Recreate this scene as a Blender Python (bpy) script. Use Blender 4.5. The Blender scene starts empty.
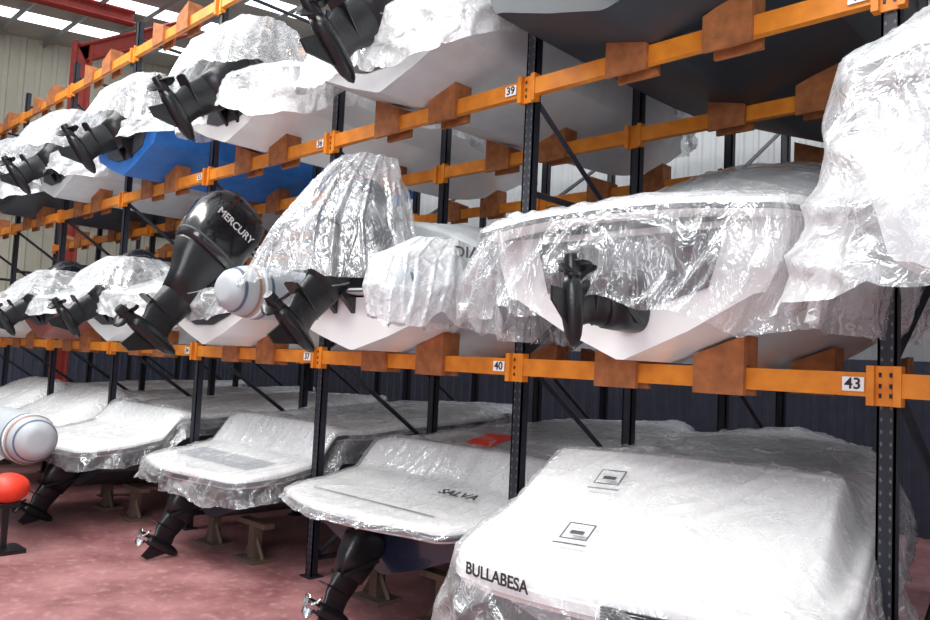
import bpy, math, random
import numpy as np
from mathutils import Vector, Matrix, noise, Euler
random.seed(7)
SC=bpy.context.scene
try:
    SC.view_settings.view_transform='Standard'
except Exception: pass

# ------------------------------------------------------------------ materials
def mk(name,col,rough=.5,metal=0.,var=.12,scale=5.,bump=0.,bscale=40.,coat=0.,col2=None,emit=None):
    m=bpy.data.materials.new(name); m.use_nodes=True; nt=m.node_tree; N=nt.nodes; L=nt.links
    b=N['Principled BSDF']; b.inputs['Roughness'].default_value=rough; b.inputs['Metallic'].default_value=metal
    if coat: b.inputs['Coat Weight'].default_value=coat
    tc=N.new('ShaderNodeTexCoord'); nz=N.new('ShaderNodeTexNoise'); nz.inputs['Scale'].default_value=scale; nz.inputs['Detail'].default_value=5
    L.new(tc.outputs['Object'],nz.inputs['Vector'])
    mr=N.new('ShaderNodeMapRange'); mr.inputs['From Min'].default_value=.35; mr.inputs['From Max'].default_value=.68
    L.new(nz.outputs['Fac'],mr.inputs['Value'])
    mx=N.new('ShaderNodeMix'); mx.data_type='RGBA'
    c2=col2 if col2 else tuple(c*(1-var*2) for c in col)
    mx.inputs['A'].default_value=(*c2,1); mx.inputs['B'].default_value=(*col,1)
    L.new(mr.outputs['Result'],mx.inputs['Factor']); L.new(mx.outputs['Result'],b.inputs['Base Color'])
    if bump:
        n2=N.new('ShaderNodeTexNoise'); n2.inputs['Scale'].default_value=bscale; n2.inputs['Detail'].default_value=4
        L.new(tc.outputs['Object'],n2.inputs['Vector'])
        bp=N.new('ShaderNodeBump'); bp.inputs['Strength'].default_value=bump; bp.inputs['Distance'].default_value=.02
        L.new(n2.outputs['Fac'],bp.inputs['Height']); L.new(bp.outputs['Normal'],b.inputs['Normal'])
    if emit:
        b.inputs['Emission Color'].default_value=(*emit[0],1); b.inputs['Emission Strength'].default_value=emit[1]
    return m

def mk_film(name,haze=.1,amp=.35,gloss=.08,edge=.28,col=(.86,.88,.90),rough=.12,scale=1.8,bump=.55,crease=.24,stretch=(1,1,1)):
    """thin polythene: transparent + milky haze (noise creases) + sharp gloss"""
    m=bpy.data.materials.new(name); m.use_nodes=True; nt=m.node_tree; N=nt.nodes; L=nt.links
    for n in list(N): N.remove(n)
    out=N.new('ShaderNodeOutputMaterial')
    b=N.new('ShaderNodeBsdfPrincipled')
    b.inputs['Base Color'].default_value=(*col,1); b.inputs['Roughness'].default_value=.4
    tr=N.new('ShaderNodeBsdfTransparent'); tr.inputs['Color'].default_value=(.98,.985,.99,1)
    gl=N.new('ShaderNodeBsdfGlossy'); gl.inputs['Roughness'].default_value=rough; gl.inputs['Color'].default_value=(.95,.97,1,1)
    tc=N.new('ShaderNodeTexCoord'); mp=N.new('ShaderNodeMapping'); mp.inputs['Scale'].default_value=stretch
    L.new(tc.outputs['Object'],mp.inputs['Vector'])
    n1=N.new('ShaderNodeTexNoise'); n1.inputs['Scale'].default_value=scale; n1.inputs['Detail'].default_value=6; n1.inputs['Roughness'].default_value=.58; n1.inputs['Distortion'].default_value=1.0
    L.new(mp.outputs[0],n1.inputs['Vector'])
    mr=N.new('ShaderNodeMapRange'); mr.inputs['From Min'].default_value=.45; mr.inputs['From Max'].default_value=.75
    mr.inputs['To Min'].default_value=haze; mr.inputs['To Max'].default_value=min(1,haze+amp)
    L.new(n1.outputs['Fac'],mr.inputs['Value'])
    n3=N.new('ShaderNodeTexNoise'); n3.inputs['Scale'].default_value=3.0; n3.inputs['Detail'].default_value=3; n3.inputs['Distortion'].default_value=2.2
    L.new(mp.outputs[0],n3.inputs['Vector'])
    s=N.new('ShaderNodeMath'); s.operation='SUBTRACT'; s.inputs[1].default_value=.5; L.new(n3.outputs['Fac'],s.inputs[0])
    ab=N.new('ShaderNodeMath'); ab.operation='ABSOLUTE'; L.new(s.outputs[0],ab.inputs[0])
    cr=N.new('ShaderNodeMapRange'); cr.inputs['From Min'].default_value=0; cr.inputs['From Max'].default_value=.018; cr.inputs['To Min'].default_value=1; cr.inputs['To Max'].default_value=0
    L.new(ab.outputs[0],cr.inputs['Value'])
    lw=N.new('ShaderNodeLayerWeight'); lw.inputs['Blend'].default_value=.25
    a=N.new('ShaderNodeMath'); a.operation='MULTIPLY_ADD'; a.inputs[1].default_value=edge
    L.new(lw.outputs['Facing'],a.inputs[0]); L.new(mr.outputs['Result'],a.inputs[2])
    a2=N.new('ShaderNodeMath'); a2.operation='MULTIPLY_ADD'; a2.inputs[1].default_value=crease; a2.use_clamp=True
    L.new(cr.outputs['Result'],a2.inputs[0]); L.new(a.outputs[0],a2.inputs[2])
    m1=N.new('ShaderNodeMixShader'); L.new(a2.outputs[0],m1.inputs['Fac']); L.new(tr.outputs[0],m1.inputs[1]); L.new(b.outputs[0],m1.inputs[2])
    g=N.new('ShaderNodeMath'); g.operation='MULTIPLY_ADD'; g.inputs[1].default_value=.38; g.inputs[2].default_value=gloss; g.use_clamp=True
    L.new(lw.outputs['Fresnel'],g.inputs[0])
    m2=N.new('ShaderNodeMixShader'); L.new(g.outputs[0],m2.inputs['Fac']); L.new(m1.outputs[0],m2.inputs[1]); L.new(gl.outputs[0],m2.inputs[2])
    L.new(m2.outputs[0],out.inputs['Surface'])
    n2=N.new('ShaderNodeTexNoise'); n2.inputs['Scale'].default_value=4.5; n2.inputs['Detail'].default_value=3; n2.inputs['Distortion'].default_value=2.0
    L.new(mp.outputs[0],n2.inputs['Vector'])
    bp=N.new('ShaderNodeBump'); bp.inputs['Strength'].default_value=bump; bp.inputs['Distance'].default_value=.06
    L.new(n2.outputs['Fac'],bp.inputs['Height']); L.new(bp.outputs['Normal'],gl.inputs['Normal']); L.new(bp.outputs['Normal'],b.inputs['Normal'])
    return m

M={}
M['white']=mk('gelcoat_white',(.82,.82,.82),.22,var=.02,coat=.3)
M['white2']=mk('gelcoat_soft_white',(.60,.62,.64),.4,var=.05)
M['grey']=mk('gelcoat_grey',(.30,.33,.36),.4,var=.06)
M['dgrey']=mk('hull_dark_grey',(.028,.036,.048),.5,var=.1)
M['navy']=mk('hull_navy',(.015,.02,.045),.22,coat=.5)
M['blue']=mk('cover_blue',(.012,.13,.45),.6,bump=.3,bscale=8)
M['cover']=mk('canvas_cover_grey',(.36,.38,.40),.6,var=.1,bump=.35,bscale=6)
M['dpanel']=mk('panel_dark',(.05,.055,.065),.6,bump=.3,bscale=6)  # dark tone for the cockpit patches and the painted-in transom interior shade
M['black']=mk('outboard_black',(.008,.008,.010),.22,coat=.6)
M['blackm']=mk('drive_black',(.008,.009,.011),.30,bump=.1)
M['chrome']=mk('propeller_steel',(.75,.75,.76),.22,metal=1.)
M['post']=mk('rack_post_paint',(.013,.015,.026),.5,var=.2,scale=12)
M['orange']=mk('rack_beam_orange',(.76,.26,.02),.45,var=.12,scale=7,col2=(.60,.18,.012))
M['chock']=mk('chock_wood',(.42,.145,.045),.75,var=.2,scale=9,bump=.3)
M['tube']=mk('rib_tube_grey',(.40,.43,.46),.5,var=.05)
M['stripeb']=mk('stripe_blue_grey',(.10,.14,.21),.5)
M['stripeo']=mk('stripe_orange',(.38,.20,.13),.5)
M['label']=mk('label_white',(.85,.85,.85),.5,var=.02)
M['ink']=mk('ink_black',(.02,.02,.02),.6)
M['inkg']=mk('ink_grey',(.07,.075,.085),.6)
M['inkw']=mk('ink_white',(.5,.5,.52),.5)
M['red']=mk('buoy_red',(.85,.05,.02),.5)
M['steelred']=mk('girder_red',(.42,.05,.035),.55)
M['stand']=mk('stand_timber',(.11,.07,.05),.8,bump=.3)
M['galv']=mk('galvanised',(.35,.36,.37),.45,metal=.7)
M['film']=mk_film('shrink_film_clear',.065,.32)
M['film_d']=mk_film('shrink_film_milky',.14,.44,.08)
M['film_m']=mk_film('shrink_film_heavy',.36,.45,.08)
M['film_c']=mk_film('shrink_film_very_clear',.05,.30,.08,.22,rough=.09,bump=.7,crease=.25,stretch=(1.6,1.6,.55))
M['brown']=mk('stern_brown',(.28,.07,.05),.5)

# ------------------------------------------------------------------ helpers
def link(o,parent=None):
    SC.collection.objects.link(o)
    if parent is not None: o.parent=parent
    return o
def group(name,loc=(0,0,0),rz=0.):
    e=bpy.data.objects.new(name,None); e.empty_display_size=.2; e.location=loc; e.rotation_euler=(0,0,rz); return link(e)
def mesh(name,v,f,mat,parent=None,smooth=False,loc=(0,0,0),rot=(0,0,0),mats=None,mi=None,scale=None):
    me=bpy.data.meshes.new(name); me.from_pydata([tuple(p) for p in v],[],f)
    if mats:
        for m_ in mats: me.materials.append(m_)
        for i,p in enumerate(me.polygons): p.material_index=mi[i]
    else: me.materials.append(mat)
    if smooth:
        for p in me.polygons: p.use_smooth=True
    me.update()
    o=bpy.data.objects.new(name,me); o.location=loc; o.rotation_euler=rot
    if scale: o.scale=scale
    return link(o,parent)
class MB:
    def __init__(s): s.v=[];s.f=[];s.m=[]
    def box(s,x0,x1,y0,y1,z0,z1,mi=0):
        b=len(s.v); s.v+=[(x0,y0,z0),(x1,y0,z0),(x1,y1,z0),(x0,y1,z0),(x0,y0,z1),(x1,y0,z1),(x1,y1,z1),(x0,y1,z1)]
        for q in [(0,3,2,1),(4,5,6,7),(0,1,5,4),(1,2,6,5),(2,3,7,6),(3,0,4,7)]: s.f.append(tuple(b+i for i in q)); s.m.append(mi)
    def strut(s,a,b_,w,mi=0):
        a=Vector(a);b_=Vector(b_);d=(b_-a).normalized(); u=d.orthogonal().normalized(); v=d.cross(u)
        b=len(s.v)
        for p in (a,b_):
            for su,sv in ((-1,-1),(1,-1),(1,1),(-1,1)): s.v.append(tuple(p+u*su*w+v*sv*w))
        for q in [(0,3,2,1),(4,5,6,7),(0,1,5,4),(1,2,6,5),(2,3,7,6),(3,0,4,7)]: s.f.append(tuple(b+i for i in q)); s.m.append(mi)
    def poly(s,pts,d,mi=0):
        b=len(s.v);n=len(pts)
        s.v+= [tuple(p) for p in pts]+[tuple(Vector(p)+Vector(d)) for p in pts]
        s.f.append(tuple(b+i for i in range(n))[::-1]); s.m.append(mi); s.f.append(tuple(b+n+i for i in range(n))); s.m.append(mi)
        for i in range(n):
            j=(i+1)%n; s.f.append((b+i,b+j,b+n+j,b+n+i)); s.m.append(mi)
    def out(s,name,mats,parent=None,**k):
        return mesh(name,s.v,s.f,None,parent,mats=mats,mi=s.m,**k)
def loft(name,secs,mat,parent=None,closed=True,cap=True,smooth=True,split=None,**k):
    n=len(secs[0]); v=[p for s_ in secs for p in s_]; f=[]
    for i in range(len(secs)-1):
        for j in range(n if closed else n-1):
            a=i*n+j; b=i*n+(j+1)%n; f.append((a,b,b+n,a+n))
    if cap: f.append(tuple(range(n))[::-1]); f.append(tuple((len(secs)-1)*n+i for i in range(n)))
    o=mesh(name,v,f,mat,parent,smooth=smooth,**k)
    if split:
        md=o.modifiers.new('e','EDGE_SPLIT'); md.split_angle=math.radians(split)
    return o
def sell(cx,cy,rx,ry,n=3.,N=24):
    o=[]
    for i in range(N):
        t=2*math.pi*i/N; c,s_=math.cos(t),math.sin(t)
        o.append((cx+rx*math.copysign(abs(c)**(2/n),c),cy+ry*math.copysign(abs(s_)**(2/n),s_)))
    return o
def text(name,s,size,mat,parent,loc,rot=(math.pi/2,0,0),ext=.002):
    c=bpy.data.curves.new(name,'FONT'); c.body=s; c.size=size; c.extrude=ext; c.align_x='CENTER'; c.align_y='CENTER'
    c.offset=.0015*size/.1
    c.materials.append(mat); o=bpy.data.objects.new(name,c); o.location=loc; o.rotation_euler=rot; return link(o,parent)

def smooth_interp(prof,y,idx):
    if y<=prof[0][0]: return prof[0][idx]
    for a,b in zip(prof,prof[1:]):
        if y<=b[0]:
            t=(y-a[0])/(b[0]-a[0]); t=t*t*(3-2*t)*.35+t*.65
            return a[idx]*(1-t)+b[idx]*t
    return prof[-1][idx]

# ------------------------------------------------------------------ boats
class Boat:
    def __init__(s,L=6.,B=2.45,prof=None,rc=.45,bulge=.16,p=3.5,sf=.80,chine=.33,sh=None):
        s.L=L;s.B=B;s.rc=rc;s.bulge=bulge;s.p=p;s.sf=sf;s.chine=chine;s.sh=sh
        s.prof=prof   # (y, z_edge, z_center)
    def hw(s,y):
        hb=s.B/2; w=hb
        if y<s.rc: 
            q=max(0,1-y/s.rc); w=hb*(s.sf+(1-s.sf)*math.sqrt(max(0,1-q*q)))
        t=y/s.L
        if t>.42: w*=max(0.02,1-((t-.42)/.58)**2.3)
        return w
    def top(s,x,y):
        yy=max(0,y); h=s.hw(min(yy,s.L)); q=min(1,abs(x)/h)
        ze=smooth_interp(s.prof,yy,1); zc=smooth_interp(s.prof,yy,2)
        if s.sh:
            a,b=s.sh; u=min(1,max(0,(q-a)/(b-a))); u=u*u*(3-2*u)
            return zc+(ze-zc)*u-.03*q*q*(1-u)
        return ze+(zc-ze)*(1-q**s.p)
    def outline(s,N):
        pts=[]; hb=s.B/2; x1=hb*s.sf
        for i in range(40):
            x=x1*i/40; pts.append(Vector((x,-s.bulge*(1-(x/x1)**2),0)))
        K=300
        for i in range(K+1):
            y=s.L*(i/K)**1.3 ; pts.append(Vector((s.hw(y),y,0)))
        pts.append(Vector((0,s.L+.05,0)))
        d=[0]
        for a,b in zip(pts,pts[1:]):
            m=(a+b)/2; wgt=1. if m.y<2.2 else .35
            d.append(d[-1]+(b-a).length*wgt)
        half=[];n=N//2;j=0
        for i in range(n+1):
            t=d[-1]*i/n
            while j<len(d)-2 and d[j+1]<t: j+=1
            u=(t-d[j])/max(1e-9,d[j+1]-d[j]); half.append(pts[j].lerp(pts[j+1],min(1,u)))
        mir=[Vector((-p.x,p.y,0)) for p in half[1:-1]][::-1]
        return half+mir
    def medial(s,P): return Vector((0,min(max(P.y,.9),s.L-1.6),0))

def hull(bt,par,mat,yt=.25,inset=.04,drop=.1,name='hull'):
    secs=[];K=16
    for i in range(K+1):
        y=yt+(bt.L-yt)*(i/K); t=y/bt.L
        h=max(.02,bt.hw(max(y,bt.rc*.6))-inset); ze=smooth_interp(bt.prof,y,1)-drop
        kz=0 if t<.6 else .75*((t-.6)/.4)**2.2
        cz=kz+bt.chine*(1-.3*t)+.18*t*t; cz=min(cz,ze-.12)
        ch=h*(.86 if t<.6 else .86-.35*((t-.6)/.4))
        mz=(cz+ze)/2
        sec=[(-h,y,ze),(-h*.97,y,mz+.05),(-ch-.03,y,cz+.04),(-ch,y,cz),(-ch*.93,y,cz-.01),(-ch*.5,y,kz+(cz-kz)*.45),(-.03,y,kz),
             (.03,y,kz),(ch*.5,y,kz+(cz-kz)*.45),(ch*.93,y,cz-.01),(ch,y,cz),(ch+.03,y,cz+.04),(h*.97,y,mz+.05),(h,y,ze)]
        secs.append(sec)
    return loft(name,secs,mat,par,closed=False,cap=True,smooth=True,split=28)

def deck(bt,par,mat,N=200,NR=26,lip=.11,matrail=None,name='deck'):
    P=bt.outline(N); n=len(P); v=[];f=[];mi=[]
    for k in range(NR+1):
        r=k/NR
        for p in P:
            c=bt.medial(p); q=c.lerp(p,r); v.append((q.x,q.y,bt.top(q.x,q.y)))
    rings=((.02,-.015),(.03,-.035),(.03,-lip*.45),(.045,-lip*.5),(.045,-lip*.8),(.03,-lip*.85),(.015,-lip),(-.12,-lip-.01))
    for off,dz in rings:
        for i,p in enumerate(P):
            tn=(P[(i+1)%n]-P[i-1]).normalized(); nn=Vector((tn.y,-tn.x,0))
            v.append((p.x+nn.x*off,p.y+nn.y*off,bt.top(p.x,p.y)+dz))
    k=NR+1+len(rings)
    for i in range(k-1):
        for j in range(n):
            a=i*n+j;b=i*n+(j+1)%n; f.append((a,a+n,b+n,b)); mi.append(1 if NR+3<=i<=NR+5 else 0)
    o=mesh(name,v,f,None,par,smooth=True,mats=[mat,matrail or M['inkg']],mi=mi)
    md=o.modifiers.new('e','EDGE_SPLIT'); md.split_angle=math.radians(50)
    return o

def drape(bt,par,mat,seed=0,N=420,NR=40,skirt=.55,NS=14,lift=.02,wr=.012,fold=.05,skirtfn=None,flare=.12,name='plastic_film',hemv=1.):
    P=bt.outline(N); n=len(P); v=[];f=[]
    cum=[0]
    for i in range(n): cum.append(cum[-1]+(P[(i+1)%n]-P[i]).length)
    S=Vector((seed*13.7,seed*5.1,seed*2.3))
    nz=noise.noise
    def topz(x,y):
        z=bt.top(x,y)
        a=nz(Vector((x*.8,y*.8,0))+S)
        w=abs(nz(Vector((x*3.4+a*2,y*.7+a,0))+S)); w2=abs(nz(Vector((x*1.0+a,y*1.8+a*2,3))+S)); w3=nz(Vector((x*1.8,y*1.1,5))+S); w4=abs(nz(Vector((x*4+y*2+a*3,y*2.5-x,8))+S))
        return z+lift+wr*(max(0,1-w*6)*1.0+max(0,1-w2*7)*.9+w3*.9+max(0,1-w4*6)*.6)
    for i in range(NR+1):
        r=i/NR
        for p in P:
            c=bt.medial(p); q=c.lerp(p,r)
            v.append((q.x,q.y,topz(q.x,q.y)))
    for k in range(1,NS+1):
        t=k/NS
        for i,p in enumerate(P):
            tn=(P[(i+1)%n]-P[i-1]).normalized(); nn=Vector((tn.y,-tn.x,0))
            sk=skirt if skirtfn is None else skirtfn(p.x,p.y)
            s_=cum[i]
            hem=.78+hemv*(.42*nz(Vector((s_*.8,7,0))+S)+.12*nz(Vector((s_*3,2,0))+S))
            D=sk*hem
            a=nz(Vector((s_*.9,t*.6,0))+S)
            F=fold*(nz(Vector((s_*2.6+a*2,t*.9,1))+S)*1.4+.6*max(0,1-5*abs(nz(Vector((s_*4+a*4,t*1.2,4))+S))))
            off=.05+flare*t*(.3+.9*abs(a))+F*min(1,t*1.8)*1.4
            z=topz(p.x,p.y)-.012-D*t
            v.append((p.x+nn.x*off+tn.x*F*.5*t,p.y+nn.y*off+tn.y*F*.5*t,z+.012*nz(Vector((s_*4,t*3,0))+S)))
    R=NR+1+NS
    for i in range(R-1):
        for j in range(n):
            a=i*n+j;b=i*n+(j+1)%n; f.append((a,a+n,b+n,b))
    return mesh(name,v,f,mat,par,smooth=True)

def film_bag(par,mat,rings,seed=0,N=220,K=46,fold=.08,name='plastic_film',loc=(0,0,0),hemvar=.15):
    S=Vector((seed*3.3,seed*7.7,1)); v=[];f=[]; nz=noise.noise
    for k in range(K+1):
        t=k/K; u=t*(len(rings)-1); i=min(int(u),len(rings)-2); w=u-i; w=w*w*(3-2*w)*.5+w*.5
        R=[rings[i][c]*(1-w)+rings[i+1][c]*w for c in range(5)]
        for j in range(N):
            th=2*math.pi*j/N; cx,sy=math.cos(th),math.sin(th)
            fo=fold*min(1,t*1.6+.1)*(nz(Vector((cx*2.2,sy*2.2,t*.6))+S)*1.4+nz(Vector((cx*5,sy*5,t*.8))+S)*.6+ .5*max(0,1-6*abs(nz(Vector((cx*4,sy*4,t*1.0+4))+S))))
            dz=-hemvar*t*t*(nz(Vector((cx*2.2,sy*2.2,9))+S)+.3*nz(Vector((cx*6,sy*6,3))+S))
            v.append((R[1]+cx*(R[3]+fo),R[2]+sy*(R[4]+fo),R[0]+dz+.02*nz(Vector((cx*3,sy*3,t*5))+S)))
    for k in range(K):
        for j in range(N):
            a=k*N+j;b=k*N+(j+1)%N; f.append((a,a+N,b+N,b))
    f.append(tuple(range(N)))
    return mesh(name,v,f,mat,par,smooth=True,loc=loc)

# ---- engines
def prop_blades(mb_v,mb_f,cx,cy,cz,R,nb=3):
    for b in range(nb):
        th0=2*math.pi*b/nb+.4; base=len(mb_v); K=7
        for i in range(K+1):
            r=R*(.22+.78*i/K); wd=R*.9*math.sin(math.pi*min(.97,(.2+.78*i/K)))**.6
            for s_ in (-1,0,1):
                th=th0+s_*wd*.42/max(r,.03)+.25*i/K; yy=s_*wd*.3
                mb_v.append((cx+r*math.cos(th),cy+yy+.015*abs(s_),cz+r*math.sin(th)))
        for i in range(K):
            for s_ in (0,1):
                a=base+i*3+s_; mb_f.append((a,a+1,a+4,a+3))
def lower_unit(par,rot,loc,sc,matl,matp,top=.0,name='drive_leg'):
    e=bpy.data.objects.new(name,None); e.location=loc; e.rotation_euler=rot; e.scale=(sc,sc,sc); e.empty_display_size=.1; link(e,par)
    secs=[]
    for z,cy,rx,ry in [(top,-.03,.11,.21),(top-.2,-.04,.10,.20),(-.38,-.05,.085,.19),(-.52,-.06,.06,.18),(-.62,-.07,.045,.17),(-.70,-.05,.04,.16),(-.78,-.04,.045,.17)]:
        secs.append([(x,y,z) for x,y in sell(0,cy,rx,ry,2.2,20)])
    loft('leg',secs,matl,e,split=60)
    pl=[(0,.12),(.04,.06),(.07,-.10),(.09,-.24),(.08,-.33),(.04,-.35),(-.04,-.35),(-.08,-.33),(-.09,-.24),(-.07,-.10),(-.04,.06)]
    m=MB(); m.poly([(x,y,-.575) for x,y in pl],(0,0,.016)); m.out('anti_ventilation_plate',[matl],e)
    secs=[]
    for y,r in [(.28,.008),(.25,.035),(.18,.062),(.06,.08),(-.08,.084),(-.2,.076),(-.27,.062)]:
        secs.append([(r*math.cos(t),y,-.81+r*math.sin(t)) for t in [2*math.pi*i/18 for i in range(18)]])
    loft('gearcase',secs,matl,e)
    m=MB(); m.poly([(-.011,.14,-.85),(-.011,-.16,-.86),(-.011,-.20,-1.05),(-.011,-.10,-1.06)],(.022,0,0)); m.out('skeg',[matl],e)
    secs=[]
    for y,r in [(-.27,.058),(-.30,.06),(-.40,.052),(-.43,.045),(-.43,.01)]:
        secs.append([(r*math.cos(t),y,-.81+r*math.sin(t)) for t in [2*math.pi*i/16 for i in range(16)]])
    loft('propeller_hub',secs,matp,e,split=40)
    v=[];f=[]; prop_blades(v,f,0,-.35,-.81,.155)
    o=mesh('propeller',v,f,matp,e,smooth=True); md=o.modifiers.new('s','SOLIDIFY'); md.thickness=.01
    return e
def outboard(par,loc,tilt=-.8,sc=1.,mat=None,matp=None,txt=None,yaw=0.):
    mat=mat or M['black']; matp=matp or M['blackm']
    e=lower_unit(par,(tilt,0,yaw),loc,sc,M['blackm'],matp,top=.06,name='outboard_motor')
    secs=[[(x,y,z) for x,y in sell(0,cy,rx,ry,2.6,24)] for z,cy,rx,ry in ((-.36,-.05,.09,.195),(-.18,-.07,.12,.22),(-.02,-.10,.155,.28),(.10,-.12,.19,.32),(.14,-.12,.20,.32))]
    loft('midsection',secs,M['blackm'],e)
    secs=[]
    for z,cy,rx,ry in [(.13,-.12,.205,.325),(.16,-.12,.225,.345),(.30,-.13,.24,.37),(.48,-.14,.24,.375),(.64,-.12,.23,.35),(.74,-.09,.205,.31),(.81,-.05,.17,.25),(.85,-.02,.12,.17),(.865,.0,.05,.08)]:
        secs.append([(x,y,z-.16*(y+.1)*min(1,(z-.13)*3) ) for x,y in sell(0,cy,rx,ry,2.8,32)])
    loft('cowl',secs,mat,e)
    secs=[[(x,y,z) for x,y in sell(0,-.125,.236,.358,2.8,32)] for z in (.195,.215)]
    loft('cowl_trim_band',secs,M['inkg'],e)
    m=MB(); m.box(-.14,-.09,.08,.34,-.30,.12); m.box(.09,.14,.08,.34,-.30,.12); m.box(-.14,.14,.12,.2,-.05,.05); m.out('clamp_bracket',[M['blackm']],e)
    m=MB(); m.strut((.12,.2,.0),(.08,-.04,-.30),.018); m.strut((-.12,.2,.0),(-.08,-.04,-.30),.018); m.out('trim_rams',[M['galv']],e)
    if txt:
        text('cowl_lettering',txt,.105,M['inkw'],e,(.248,-.14,.5),(math.pi/2,0,math.pi/2),.003)
        text('cowl_lettering',txt,.105,M['inkw'],e,(-.248,-.14,.5),(math.pi/2,0,-math.pi/2),.003)
    return e
def sterndrive(par,loc,tilt=-.35,sc=1.,matp=None):
    e=lower_unit(par,(tilt,0,0),loc,sc,M['blackm'],matp or M['chrome'],top=.06,name='sterndrive')
    secs=[[(x,y,z) for x,y in sell(0,cy,rx,ry,3.0,24)] for z,cy,rx,ry in ((-.40,-.05,.095,.20),(-.22,-.06,.13,.24),(.0,-.06,.16,.27),(.12,-.04,.15,.25),(.17,-.03,.10,.17))]
    loft('upper_housing',secs,M['blackm'],e)
    m=MB(); m.strut((.15,.12,-.1),(.11,-.2,-.42),.022); m.strut((-.15,.12,-.1),(-.11,-.2,-.42),.022); m.out('trim_rams',[M['blackm']],e)
    return e

# ------------------------------------------------------------------ room
def room():
    m=bpy.data.materials.new('painted_concrete_floor'); m.use_nodes=True; nt=m.node_tree;N=nt.nodes;L=nt.links;b=N['Principled BSDF']
    tc=N.new('ShaderNodeTexCoord')
    n1=N.new('ShaderNodeTexNoise'); n1.inputs['Scale'].default_value=1.3; n1.inputs['Detail'].default_value=8; n1.inputs['Roughness'].default_value=.65
    n2=N.new('ShaderNodeTexNoise'); n2.inputs['Scale'].default_value=9; n2.inputs['Detail'].default_value=6
    L.new(tc.outputs['Object'],n1.inputs['Vector']);L.new(tc.outputs['Object'],n2.inputs['Vector'])
    r=N.new('ShaderNodeValToRGB'); r.color_ramp.elements[0].position=.36; r.color_ramp.elements[0].color=(.20,.075,.08,1); r.color_ramp.elements[1].position=.66; r.color_ramp.elements[1].color=(.38,.18,.18,1)
    L.new(n1.outputs['Fac'],r.inputs['Fac'])
    mx=N.new('ShaderNodeMix'); mx.data_type='RGBA'; mx.inputs['B'].default_value=(.45,.31,.30,1)
    mr=N.new('ShaderNodeMapRange'); mr.inputs['From Min'].default_value=.54; mr.inputs['From Max'].default_value=.75; mr.inputs['To Max'].default_value=.6
    L.new(n2.outputs['Fac'],mr.inputs['Value']); L.new(mr.outputs['Result'],mx.inputs['Factor']); L.new(r.outputs['Color'],mx.inputs['A']); L.new(mx.outputs['Result'],b.inputs['Base Color'])
    mr2=N.new('ShaderNodeMapRange'); mr2.inputs['To Min'].default_value=.25; mr2.inputs['To Max'].default_value=.65; L.new(n1.outputs['Fac'],mr2.inputs['Value']); L.new(mr2.outputs['Result'],b.inputs['Roughness'])
    mb=MB(); mb.box(-28,14,-16,9.4,-.1,0); mb.out('floor',[m])
    def corr(name,axis,pos,a0,a1,z0,z1,mat,pitch=.3,amp=.03):
        v=[];f=[]; a=a0; pts=[]
        while a<a1:
            pts+= [(a,0),(a+pitch*.55,0),(a+pitch*.65,amp),(a+pitch*.9,amp)]; a+=pitch
        for (a,d) in pts:
            for z in (z0,z1):
                v.append((a,pos-d,z) if axis=='x' else (pos+d,a,z))
        for i in range(len(pts)-1): f.append((2*i,2*i+2,2*i+3,2*i+1))
        return mesh(name,v,f,mat)
    dark=mk('cladding_blue_black',(.06,.07,.105),.5,var=.1); cream=mk('cladding_cream',(.52,.50,.40),.55,var=.06,scale=1)
    light=mk('cladding_light_grey',(.45,.47,.48),.6,var=.06,scale=1)
    corr('wall_back','x',9.3,-28,14,0,2.9,dark)
    corr('wall_back_upper','x',9.32,-28,14,2.9,16,light)
    corr('wall_left','y',-27.5,-16,9.3,0,3.2,dark)
    corr('wall_left_upper','y',-27.52,-16,9.3,3.2,16,cream,pitch=.5,amp=.05)
    mb=MB(); mb.box(-27.45,-27.25,-16,9.2,9.2,9.35); mb.box(-27.45,-27.25,-16,9.2,6.8,6.95); mb.out('trim_1',[M['galv']])
    roofm=mk('roof_sheet',(.50,.49,.44),.6,var=.05,scale=1); sky=mk('skylight_sheet',(.8,.85,.9),.5,emit=((.85,.93,1.),3.5))
    mb=MB()
    zr=lambda y:12.6+.10*y
    xs=-28
    while xs<14:
        for (xa,xb,mi) in ((xs,xs+2.1,0),(xs+2.1,xs+3.0,1)):
            mb.v+=[(xa,-16,zr(-16)),(xb,-16,zr(-16)),(xb,9.4,zr(9.4)),(xa,9.4,zr(9.4))]; k=len(mb.v)-4; mb.f.append((k,k+1,k+2,k+3)); mb.m.append(mi)
        xs+=3.0
    mb.out('ceiling',[roofm,sky])
    mb=MB()
    y=-15.
    while y<9: 
        mb.strut((-28,y,zr(y)-.15),(14,y,zr(y)-.15),.06); y+=1.5
    mb.out('roof_purlins',[M['galv']])
    for X in (-22.5,):
        mb=MB()
        def ib(a,b_,h=.22,w=.13):
            a=Vector(a);b_=Vector(b_);d=(b_-a).normalized();up=Vector((1,0,0)).cross(d).normalized()
            for s_ in (-1,1): 
                c=[a+up*h*s_,b_+up*h*s_]; mb.strut(c[0],c[1],.03)
                for xx in (-w,-w/2,w/2,w): mb.strut(c[0]+Vector((xx,0,0)),c[1]+Vector((xx,0,0)),.03)
            n=len(mb.v); mb.v+=[tuple(a+up*h),tuple(b_+up*h),tuple(b_-up*h),tuple(a-up*h)]; mb.f.append((n,n+1,n+2,n+3)); mb.m.append(0)
        ib((X,2.6,0),(X,2.6,11.4)); ib((X,2.6,11.1),(X,5.6,12.9)); ib((X,4.,12.65),(X,-15,10.9),.18)
        mb.out('steel_portal_frame',[M['steelred']])
room()

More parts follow.
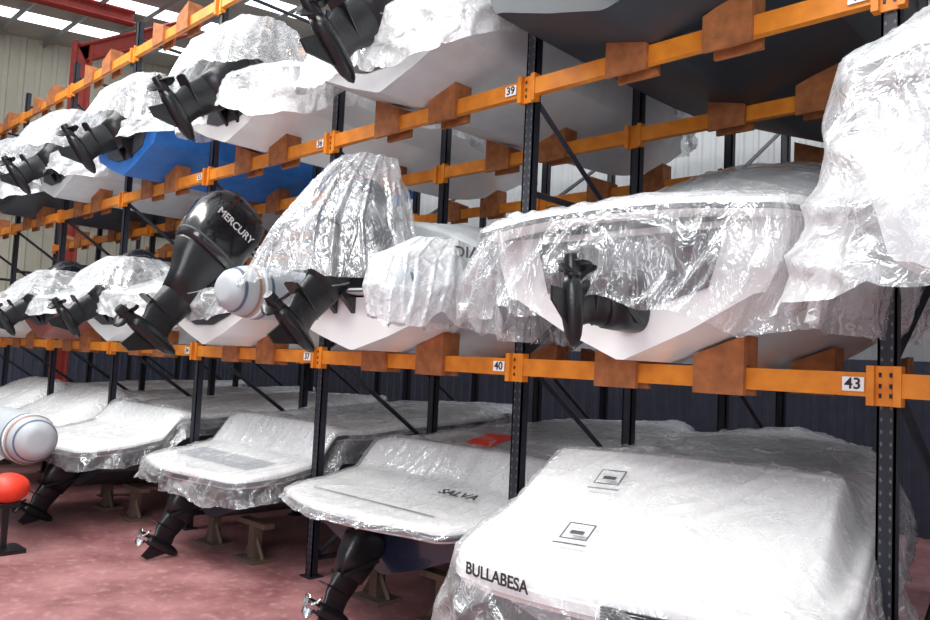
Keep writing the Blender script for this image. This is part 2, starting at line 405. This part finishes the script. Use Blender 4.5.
# ------------------------------------------------------------------ rack
HB,HU,HT=2.51,5.05,7.61
def rack():
    YR=[0.,1.8,4.0,5.8]
    root=group('pallet_rack')
    mb=MB()
    for i in range(-1,8):
        X=-3.*i
        for yi,Y in enumerate(YR):
            mb.box(X-.055,X+.055,Y,Y+.012,0,8.2); mb.box(X-.055,X-.04,Y,Y+.09,0,8.2); mb.box(X+.04,X+.055,Y,Y+.09,0,8.2)
            mb.box(X-.1,X+.1,Y-.05,Y+.14,0,.015)
            if yi==0 and i<3:
                z=.12
                while z<8.1:
                    for sx in (-.028,.028):
                        mb.v+=[(X+sx-.009,Y-.002,z),(X+sx,Y-.002,z-.016),(X+sx+.009,Y-.002,z),(X+sx,Y-.002,z+.016)]; k=len(mb.v)-4; mb.f.append((k,k+1,k+2,k+3)); mb.m.append(1)
                    z+=.075
        for ya,yb in ((0,1.8),(4.0,5.8)):
            z=.2; s_=0
            while z<7.4:
                a,b_=(ya+.05,yb+.05) if s_%2==0 else (yb+.05,ya+.05)
                mb.strut((X,a,z),(X,b_,z+1.2),.022); z+=1.2; s_+=1
            for z in (.2,4.1,7.9): mb.strut((X,ya+.05,z),(X,yb+.05,z),.022)
    mb.out('uprights_and_braces',[M['post'],mk('upright_slot',(.11,.12,.13),.5)],root)
    mb=MB()
    for i in range(-1,7):
        xa,xb=-3.*(i+1),-3.*i
        for Hh in (HB,HU,HT):
            for Y in YR:
                y0=Y-.055
                mb.box(xa+.06,xb-.06,y0,y0+.05,Hh-.075,Hh+.075)
                mb.box(xa+.06,xb-.06,y0+.05,y0+.075,Hh-.075,Hh+.03)
                for xx in (xa+.055,xb-.055-.045): 
                    mb.box(xx,xx+.045,y0-.012,y0+.07,Hh-.13,Hh+.12)
                mb.box(xb-.055,xb+.055,Y-.02,Y-.004,Hh-.13,Hh+.12)
                if Y==0 and i<3:
                    for zz in (-.08,-.02,.05):
                        for sx in (-.03,.03): mb.box(xb+sx-.008,xb+sx+.008,Y-.026,Y-.02,Hh+zz,Hh+zz+.028,1)
    mb.out('beams',[M['orange'],M['post']],root)
    labs={(0,HB):'43',(1,HB):'40',(2,HB):'37',(3,HB):'34',(0,HU):'42',(1,HU):'39',(2,HU):'36',(3,HU):'33'}
    for (i,Hh),t in labs.items():
        X=-3.*i-.175
        mb=MB(); mb.box(X-.065,X+.065,-.073,-.068,Hh-.045,Hh+.045); mb.out('number_plate',[M['label']],root)
        text('bay_number',t,.10,M['ink'],root,(X,-.075,Hh))
    for i in range(-1,7):
        c=-1.5-3.*i
        for Hh in (HB,HU,HT):
            for Y in (0.,1.8,4.0):
                for s_ in (-1,1):
                    mb=MB()
                    xo=c+s_*.62; xi=c+s_*.24; w0=Hh-.12
                    h_out,h_in=(Hh+.30,Hh+.155)
                    pts=[(xi,-.0,w0),(xo,-.0,w0),(xo,-.0,h_out),(xi,-.0,h_in)]
                    if s_<0: pts=pts[::-1]
                    yy=Y-.10
                    pts=[(p[0],yy,p[2]) for p in pts]
                    mb.poly(pts,(0,.04,0)); 
                    pts2=[(p[0],yy+.19,p[2]) for p in pts]; mb.poly(pts2,(0,.04,0))
                    mb.poly([(p[0],yy+.04,max(p[2],Hh+.085)) for p in pts],(0,.15,0))
                    mb.out('hull_chock',[M['chock']],root)
    return root
rack()

# ------------------------------------------------------------------ ground row
KZ=.45
def stand(x,y,h):
    g=group('boat_stand',(x,y,0))
    mb=MB(); mb.box(-.06,.06,-.06,.06,.03,h); mb.box(-.22,.22,-.16,.16,0,.04); mb.box(-.3,.3,-.07,.07,h,h+.06); mb.strut((-.2,0,.04),(-.03,0,h*.7),.02); mb.strut((.2,0,.04),(.03,0,h*.7),.02)
    mb.out('trestle',[M['stand']],g); return g
def profG(plat=.68,ridge=1.30,yr=1.35,mid=1.16,back=1.25):
    return [(0,plat,plat+.01),(.14,plat+.01,plat+.05),(yr-.05,ridge-.36,ridge-.03),(yr+.02,ridge-.35,ridge),(yr+.16,ridge-.34,ridge-.005),(yr+.30,ridge-.32,mid+.04),(yr+1.1,ridge-.20,mid),(4.4,ridge-.08,back),(6.2,ridge,ridge+.02)]
def profS(plat=.68,ridge=1.18,yr=1.35):
    return [(0,plat,plat+.02),(.55,plat+.05,plat+.07),(yr-.30,plat+.14,plat+.16),(yr,ridge-.06,ridge),(yr+.12,ridge-.05,ridge),(yr+.45,ridge-.06,ridge-.14),(yr+1.2,ridge,ridge+.02),(4.4,ridge+.06,ridge+.14),(6.2,ridge+.1,ridge+.12)]
def ground_boat(cx,ys,hullm,name='motorboat',film='film',seed=1,B=2.5,N=420,prof=None,bulge=.2,drive=True,skirt=.5,deckm=None,prop='chrome',wr=.012,hemv=1.,NS=14,fold=.04,dx=0.,rz=0.,kz=KZ,lip=.13,rail=None,flare=.12,p=7,sh=None):
    g=group(name,(cx,ys,kz),rz)
    bt=Boat(6.2,B,prof or profG(),rc=.55,bulge=bulge,sf=.80,p=p,sh=sh)
    deck(bt,g,M[deckm] if deckm else M['white'],N=320,NR=60,lip=lip,matrail=rail)
    hull(bt,g,hullm,yt=.38,inset=.1,drop=.1)
    drape(bt,g,M[film],seed=seed,N=N,NR=60,skirt=skirt,fold=fold,wr=wr,hemv=hemv,NS=NS,flare=flare)
    if drive: sterndrive(g,(dx,.22,.28),tilt=-.55,sc=.85,matp=M[prop])
    return g,bt
def surf_patch(bt,par,mat,x0,x1,y0,y1,name,lift=.008,nx=8,ny=8):
    v=[];f=[]
    for j in range(ny+1):
        for i in range(nx+1):
            x=x0+(x1-x0)*i/nx;y=y0+(y1-y0)*j/ny; v.append((x,y,bt.top(x,y)+lift))
    for j in range(ny):
        for i in range(nx):
            a=j*(nx+1)+i; f.append((a,a+1,a+nx+2,a+nx+1))
    return mesh(name,v,f,mat,par,smooth=True)
def surf_text(bt,par,s,size,mat,x,y,name='deck_lettering',lift=.03,rz=0):
    e=.05; n=Vector((-(bt.top(x+e,y)-bt.top(x-e,y))/(2*e),-(bt.top(x,y+e)-bt.top(x,y-e))/(2*e),1)).normalized()
    q=Vector((0,0,1)).rotation_difference(n); ro=(q.to_matrix()@Matrix.Rotation(rz,3,'Z')).to_euler()
    return text(name,s,size,mat,par,(x,y,bt.top(x,y)+lift),ro,.001)

# near boat (lettered stern)
g,bt=ground_boat(-1.13,-1.25,M['grey'],film='film',seed=3,N=760,skirt=.8,B=2.5,bulge=.20,hemv=.6,NS=26,fold=.06,prof=profG(.68,1.30,1.45,1.16),rz=.2,kz=KZ+.12,lip=.19,rail=M['white'],flare=.22,wr=.018,sh=(.84,.97))
text('stern_lettering','BULLABESA',.11,M['ink'],g,(-.72,-.178,.615),(math.pi/2,0,-.27))
mbv=MB()
for k in range(5): mbv.box(.02,.46,-.265,-.24,.53+.018*k,.540+.018*k)
mbv.out('stern_vent',[M['ink']],g)
for (xx,yy) in ((-.52,.30),(-.55,.92)):
    for (a,b_,c,d) in ((0,.20,0,.012),(0,.20,.168,.18),(0,.012,0,.18),(.188,.2,0,.18),(.05,.15,.06,.10),(-.02,.22,-.06,-.045)):
        surf_patch(bt,g,M['inkg'],xx+a,xx+b_,yy+c,yy+d,'deck_print',.045,2,2)
surf_patch(bt,g,M['cover'],-.95,.95,1.85,5.0,'cockpit_cover',.01,16,16)
surf_patch(bt,g,M['dpanel'],-.98,.98,1.64,1.86,'cockpit_dark_patch',.01,16,8)  # flat dark patch on the deck, here and below; no opening is cut
stand(-2.0,-.4,.6); stand(-.7,-.4,.6)
# dark-blue hull boat
g,bt=ground_boat(-4.35,-.70,M['navy'],film='film',seed=5,N=560,skirt=.14,B=2.6,bulge=.25,dx=-.05,prof=profS(),wr=.018)
surf_patch(bt,g,M['dpanel'],-1.0,1.0,1.50,1.85,'cockpit_dark_patch'); surf_patch(bt,g,M['cover'],-1.0,1.0,1.9,5.0,'cockpit_cover')
surf_patch(bt,g,M['red'],-.60,-.15,1.80,2.5,'red_pad',.035)
surf_text(bt,g,'SALVA',.17,M['ink'],.66,.72,lift=.05)
surf_patch(bt,g,M['inkg'],-.9,.9,.16,.19,'deck_seam')
stand(-4.9,.1,.42); stand(-3.9,.1,.42)
# third
g,bt=ground_boat(-7.55,-.80,M['dgrey'],film='film',seed=8,N=460,skirt=.45,B=2.5,NS=18,dx=-.15,prof=profS(.66,1.22,1.3),wr=.018)
surf_patch(bt,g,M['dpanel'],-.3,.95,1.45,1.9,'cockpit_dark_patch'); surf_patch(bt,g,M['white2'],-.9,.9,1.95,5.2,'cockpit_cover')
surf_patch(bt,g,M['grey'],-.9,.9,.3,.7,'swim_platform_tread')
stand(-8.0,-.1,.42); stand(-7.0,-.1,.42)
g,bt=ground_boat(-10.6,-1.35,M['dgrey'],film='film',seed=9,N=340,skirt=.4,dx=.2,prop='blackm',prof=profS(),wr=.018); stand(-11,-.3,.42); stand(-10,-.3,.42)
surf_patch(bt,g,M['dpanel'],-.9,.9,1.5,1.9,'cockpit_dark_patch')
g,bt=ground_boat(-13.6,-1.,M['dgrey'],film='film_d',seed=11,N=260,skirt=.4,drive=False); stand(-13.6,-.3,.42)
g,bt=ground_boat(-16.6,-1.,M['dgrey'],film='film_d',seed=12,N=200,skirt=.4,drive=False); stand(-16.6,-.3,.42)
g,bt=ground_boat(1.75,-.2,M['white2'],film='film_d',seed=13,N=320,skirt=.5,drive=False); stand(1.75,.3,.42)

# ------------------------------------------------------------------ middle row
def profM(tr=.72,gun=1.05,top=1.15):
    return [(0,tr,tr+.02),(.35,tr+.08,tr+.16),(.9,gun,top),(2.2,gun+.03,top+.08),(3.6,gun+.08,top+.2),(6,gun+.15,gun+.2)]
def shelf_boat(cx,ys,kz,hullm='white',film='film_d',seed=1,B=2.4,prof=None,N=360,skirt=.6,bulge=.1,L=6.,deckm='white',fold=.05,chine=.33,rc=.4,sf=.86,flare=.12,wr=.014,name='motorboat',nofilm=False,hemv=1.,yt=.06,trans=True,p=3.5):
    g=group(name,(cx,ys,kz)); bt=Boat(L,B,prof or profM(),rc=rc,bulge=bulge,sf=sf,chine=chine,p=p)
    deck(bt,g,M[deckm],N=220,lip=.09); hull(bt,g,M[hullm],yt=yt,inset=.03,drop=.08)
    if trans:
        zt=bt.prof[0][1]-.12; h=B*.5*.62; zb=chine+.03
        mb=MB(); pts=[(-h,yt-.015,zt),(h,yt-.015,zt),(h*.85,yt-.015,zb),(h*.3,yt-.015,zb-.12),(-h*.3,yt-.015,zb-.12),(-h*.85,yt-.015,zb)]
        mb.poly(pts[::-1],(0,.03,0)); mb.out('transom_shade_panel',[M['dpanel']],g)  # flat dark panel, stands in for the shaded inside of an open transom
    if not nofilm: drape(bt,g,M[film],seed=seed,N=N,NR=40,skirt=skirt,fold=fold,flare=flare,wr=wr,hemv=hemv)
    return g,bt
KM=HB+.09; KU=HU+.09
pr=[(0,.98,1.02),(.5,1.0,1.10),(1.1,1.02,1.30),(2.0,1.1,1.70),(3.0,1.15,1.92),(4.2,1.15,1.85),(6,1.2,1.3)]
g,bt=shelf_boat(-1.5,-.95,KM,seed=21,prof=pr,B=2.45,chine=.45,bulge=.12,nofilm=True,yt=.25,p=2.6)
surf_patch(bt,g,M['cover'],-1.12,1.12,1.05,3.2,'cockpit_cover',.01,16,16)
drape(bt,g,M['film_c'],seed=21,N=760,NR=44,skirt=1.05,NS=30,fold=.085,flare=.16,wr=.02,hemv=.8)
sterndrive(g,(.10,.22,.36),tilt=-1.45,sc=.84,matp=M['blackm'])
surf_text(bt,g,'BJ',.13,M['inkg'],-.5,.2)
# RIB with shrouded motor
def rib(cx,ys,kz,rz=0.,L=5.6,B=2.3,tr=.27,tz=.55,name='inflatable_boat',ext=.3):
    g=group(name,(cx,ys,kz),rz)
    prof=[(0,.55,.58),(2,.58,.62),(4,.7,.72),(L,.85,.85)]
    bt=Boat(L,B-.5,prof,rc=.2,bulge=0,sf=.95,chine=.3); deck(bt,g,M['white2'],N=120,NR=10,lip=.05); hull(bt,g,M['white'],yt=.1,inset=.0,drop=.05)
    hb=B/2-tr; path=[]
    for i in range(15): path.append(Vector((hb,-ext+ (L*.62+ext)*i/14,tz)))
    for i in range(1,12):
        a=math.pi*i/12; path.append(Vector((hb*math.cos(a),L*.62+ L*.36*math.sin(a),tz+.25*math.sin(a))))
    for i in range(15): path.append(Vector((-hb,L*.62-(L*.62+ext)*i/14,tz)))
    secs=[]
    def add(c,d,r):
        u=d.cross(Vector((0,0,1))).normalized(); w=u.cross(d)
        secs.append([tuple(c+u*r*math.cos(t)+w*r*math.sin(t)) for t in [2*math.pi*k/28 for k in range(28)]])
    d0=Vector((0,1,0)); k_=tr/.27
    tab=[(-.34,.10),(-.33,.14),(-.28,.19),(-.15,.24),(0,.27)]
    add(path[0]+d0*-.34,d0,.02)
    for dd,r in tab: add(path[0]+d0*dd,d0,r*k_)
    for i in range(1,len(path)-1): add(path[i],(path[i+1]-path[i-1]).normalized(),tr)
    for dd,r in tab[::-1]: add(path[-1]+d0*dd,-d0,r*k_)
    add(path[-1]+d0*-.34,-d0,.02)
    loft('buoyancy_tube',secs,M['tube'],g)
    def rad_at(yy):
        t=-(yy+ext)
        if t<=0: return tr+.005
        tb=[(0,.27),(.15,.24),(.28,.19),(.34,.13)]
        for a,b in zip(tb,tb[1:]):
            if t<=b[0]: q=(t-a[0])/(b[0]-a[0]); return (a[1]*(1-q)+b[1]*q)*k_+.005
        return .12
    for sx in (-1,1):
        for y,m_,w in ((.06,'stripeb',.035),(-.02,'label',.03),(-.08,'stripeo',.03),(-.22,'stripeb',.03)):
            y=y-ext
            secs=[[(sx*hb+rad_at(yy)*math.cos(t),yy,tz+rad_at(yy)*math.sin(t)) for t in [2*math.pi*k/28 for k in range(28)]] for yy in (y-w/2,y,y+w/2)]
            loft('tube_stripe',secs,M[m_],g,cap=False)
    return g
g=rib(-4.45,-.85,KM,rz=.14,B=2.62,tz=.53,ext=.3)
outboard(g,(-.12,.05,.80),tilt=-.70,sc=1.05,mat=M['dgrey'],matp=M['blackm'])
film_bag(g,M['film_c'],[(1.86,.05,.15,.10,.1),(1.83,.05,.12,.30,.26),(1.55,.04,.0,.44,.42),(1.12,-.02,-.1,.68,.60),(.58,-.05,-.15,1.0,.74)],seed=3,fold=.10,N=360,K=64)
bt=Boat(4.6,2.3,[(0,1.0,1.3),(1,1.02,1.42),(2.5,1.0,1.45),(4.6,1.0,1.05)],rc=.3,bulge=.0,sf=.9,p=2.2)
h=bpy.data.objects.new('console_cover',None); link(h,g); h.location=(0,.6,0)
drape(bt,h,M['cover'],seed=31,N=260,NR=30,skirt=.4,fold=.02,wr=.006,name='canvas_cover',flare=.02,hemv=.2)
film_bag(g,M['film_m'],[(1.02,1.02,.25,.05,.1),(.98,1.02,.2,.2,.4),(.78,1.03,.05,.33,.66),(.5,1.04,.02,.37,.74),(.24,1.04,.0,.3,.7)],seed=6,fold=.05,N=260,K=48)
text('side_lettering','XODIAC',.14,M['ink'],g,(1.33,-.02,.86),(math.radians(80),0,.75))
# big black outboard
g,bt=shelf_boat(-7.5,-.75,KM,film='film_d',seed=23,B=2.3,N=300,prof=profM(.62,.8,.85),skirt=.4)
outboard(g,(.1,-.05,.86),tilt=-.62,sc=1.22,txt='MERCURY')
g,bt=shelf_boat(-10.5,-.75,KM,film='film_m',seed=24,B=2.35,N=300,prof=profM(.7,.95,1.1),skirt=.6)
outboard(g,(.1,.1,.68),tilt=-.95,sc=.95)
film_bag(g,M['film_d'],[(1.3,0,.35,.1,.15),(1.26,0,.35,.4,.4),(1.05,0,.35,.75,.65),(.75,0,.3,1.0,.8)],seed=9,fold=.07,N=160,K=30)
g,bt=shelf_boat(-13.5,-.75,KM,hullm='brown',film='film_m',seed=25,B=2.35,N=260,prof=profM(.7,.95,1.1),skirt=.4)
outboard(g,(.1,.1,.68),tilt=-.95,sc=.95)
film_bag(g,M['film_d'],[(1.25,0,.35,.1,.15),(1.2,0,.35,.4,.4),(.95,0,.3,.75,.65),(.7,0,.25,1.0,.8)],seed=10,fold=.07,N=140,K=26)
g,bt=shelf_boat(-16.5,-.9,KM,film='film_m',seed=26,B=2.35,N=200,skirt=.4)
# large wrapped boat at right
pr=[(0,1.38,1.46),(.35,1.42,1.85),(.9,1.45,2.15),(2,1.5,2.35),(6,1.5,1.7)]
g,bt=shelf_boat(1.58,-1.72,KM-.02,seed=27,B=2.72,prof=pr,bulge=.1,chine=.5,deckm='white2',hullm='white2',nofilm=True,yt=.2,trans=False,p=3)
drape(bt,g,M['film_d'],seed=27,N=760,NR=44,skirt=1.45,NS=40,fold=.07,flare=.36,wr=.02,lift=.04,hemv=.5)

# ------------------------------------------------------------------ upper row
g,bt=shelf_boat(-1.68,-.85,KU-.01,hullm='dgrey',film='film_d',seed=41,B=2.55,N=240,prof=profM(.8,1.1,1.2),skirt=.2,deckm='grey',chine=.27)
sterndrive(g,(0,.15,.42),tilt=-1.2,sc=.8,matp=M['blackm'])
for k,(cx,hm,fl,sc) in enumerate([(-4.4,'white2','film_m',1.2),(-7.4,'white','film_m',1.15),(-10.5,'blue','film_m',1.1),(-13.5,'white2','film_m',1.05),(-16.5,'dgrey','film_m',1.05)]):  # first hull takes a greyer white: its shaded look is put into the colour
    g,bt=shelf_boat(cx,-.7,KU,hullm=hm,film=fl,seed=43+k,B=2.4,N=320,prof=profM(.72,1.0,1.15),skirt=.72 if hm!='blue' else .35,fold=.06)
    outboard(g,(.15,.1,.70 if k else .85),tilt=-.8 if k==0 else -.9,sc=sc)
    if k==0: film_bag(g,M['film'],[(1.75,.35,.8,.1,.15),(1.7,.35,.75,.4,.35),(1.4,.45,.6,.55,.5),(1.0,.55,.5,.7,.6)],seed=50+k,fold=.09,N=200,K=36)
    else: film_bag(g,M['film_d'],[(1.62,0,.5,.1,.15),(1.57,0,.44,.45,.42),(1.2,0,.32,.7,.7),(.72,0,.25,.95,.85)],seed=50+k,fold=.09,N=180,K=32)
g,bt=shelf_boat(1.5,-.3,KU,hullm='white2',film='film_d',seed=49,B=2.5,N=240,prof=profM(),skirt=.3)

# foreground rib at left
g=rib(-9.72,-2.8,.74,rz=math.pi/2,B=2.3,tr=.32,tz=.55)
mb=MB(); mb.box(-.9,.9,.9,1.05,-.26,-.14); mb.box(-.9,.9,3.2,3.35,-.26,-.14); mb.box(-.05,.05,.3,3.6,-.24,-.09); mb.box(-.5,.5,.92,1.03,-.14,.12); mb.box(-.5,.5,3.22,3.33,-.14,.12)
for sx in (-.8,.8):
    for yy in (.98,3.28): mb.box(sx-.05,sx+.05,yy-.05,yy+.05,-.74,-.2)
mb.out('cradle',[M['galv']],g)
g=group('mooring_buoy',(-9.0,-2.3,0))
secs=[]
for k in range(13):
    a=math.pi*k/12; r=.24*math.sin(a)+.001; secs.append([(r*math.cos(t),r*math.sin(t),.76-.18*math.cos(a)) for t in [2*math.pi*i/24 for i in range(24)]])
loft('buoy_body',secs,M['red'],g)
mb=MB(); mb.box(-.03,.03,-.03,.03,.04,.58); mb.box(-.2,.2,-.2,.2,0,.05); mb.box(-.12,.12,-.12,.12,.54,.60); mb.out('buoy_stand',[M['blackm']],g)

# ------------------------------------------------------------------ lights
w=bpy.data.worlds.new('w'); SC.world=w; w.use_nodes=True
w.node_tree.nodes['Background'].inputs[0].default_value=(.84,.90,1.,1); w.node_tree.nodes['Background'].inputs[1].default_value=.40
def area(name,loc,target,sx,sy,power,col=(1,1,1)):
    l=bpy.data.lights.new(name,'AREA'); l.shape='RECTANGLE'; l.size=sx; l.size_y=sy; l.energy=power; l.color=col
    o=bpy.data.objects.new(name,l); o.location=loc; o.rotation_euler=(Vector(target)-Vector(loc)).to_track_quat('-Z','Y').to_euler(); link(o)
area('roof_daylight',(-7,-5.5,10.4),(-6.5,-1.5,1),16,2.2,2150,(1.,.98,.94))
area('doorway_daylight',(6,-13,5),(-5,0,3),7,5,1050,(.95,.97,1.))
area('roof_daylight_rear',(-8,7.4,9.5),(-8,3,0),16,1.5,260,(.9,.95,1.))

# ------------------------------------------------------------------ camera
psi,p,r,f,cx,cy,h=.7997,.067,.0472,774.8,1.4802,-5.3321,2.5319
f0=Vector((-math.cos(psi),math.sin(psi),0)); r0=Vector((math.sin(psi),math.cos(psi),0)); z=Vector((0,0,1))
fw=f0*math.cos(p)+z*math.sin(p); up=-f0*math.sin(p)+z*math.cos(p)
u2=up*math.cos(r)-r0*math.sin(r); r2=r0*math.cos(r)+up*math.sin(r)
cam=bpy.data.cameras.new('camera'); co=bpy.data.objects.new('camera',cam); link(co)
mt=Matrix((( r2.x,u2.x,-fw.x,cx),(r2.y,u2.y,-fw.y,cy),(r2.z,u2.z,-fw.z,h),(0,0,0,1))); co.matrix_world=mt
cam.sensor_width=36; cam.sensor_fit='HORIZONTAL'; cam.lens=36*f/930; cam.clip_end=200
SC.camera=co
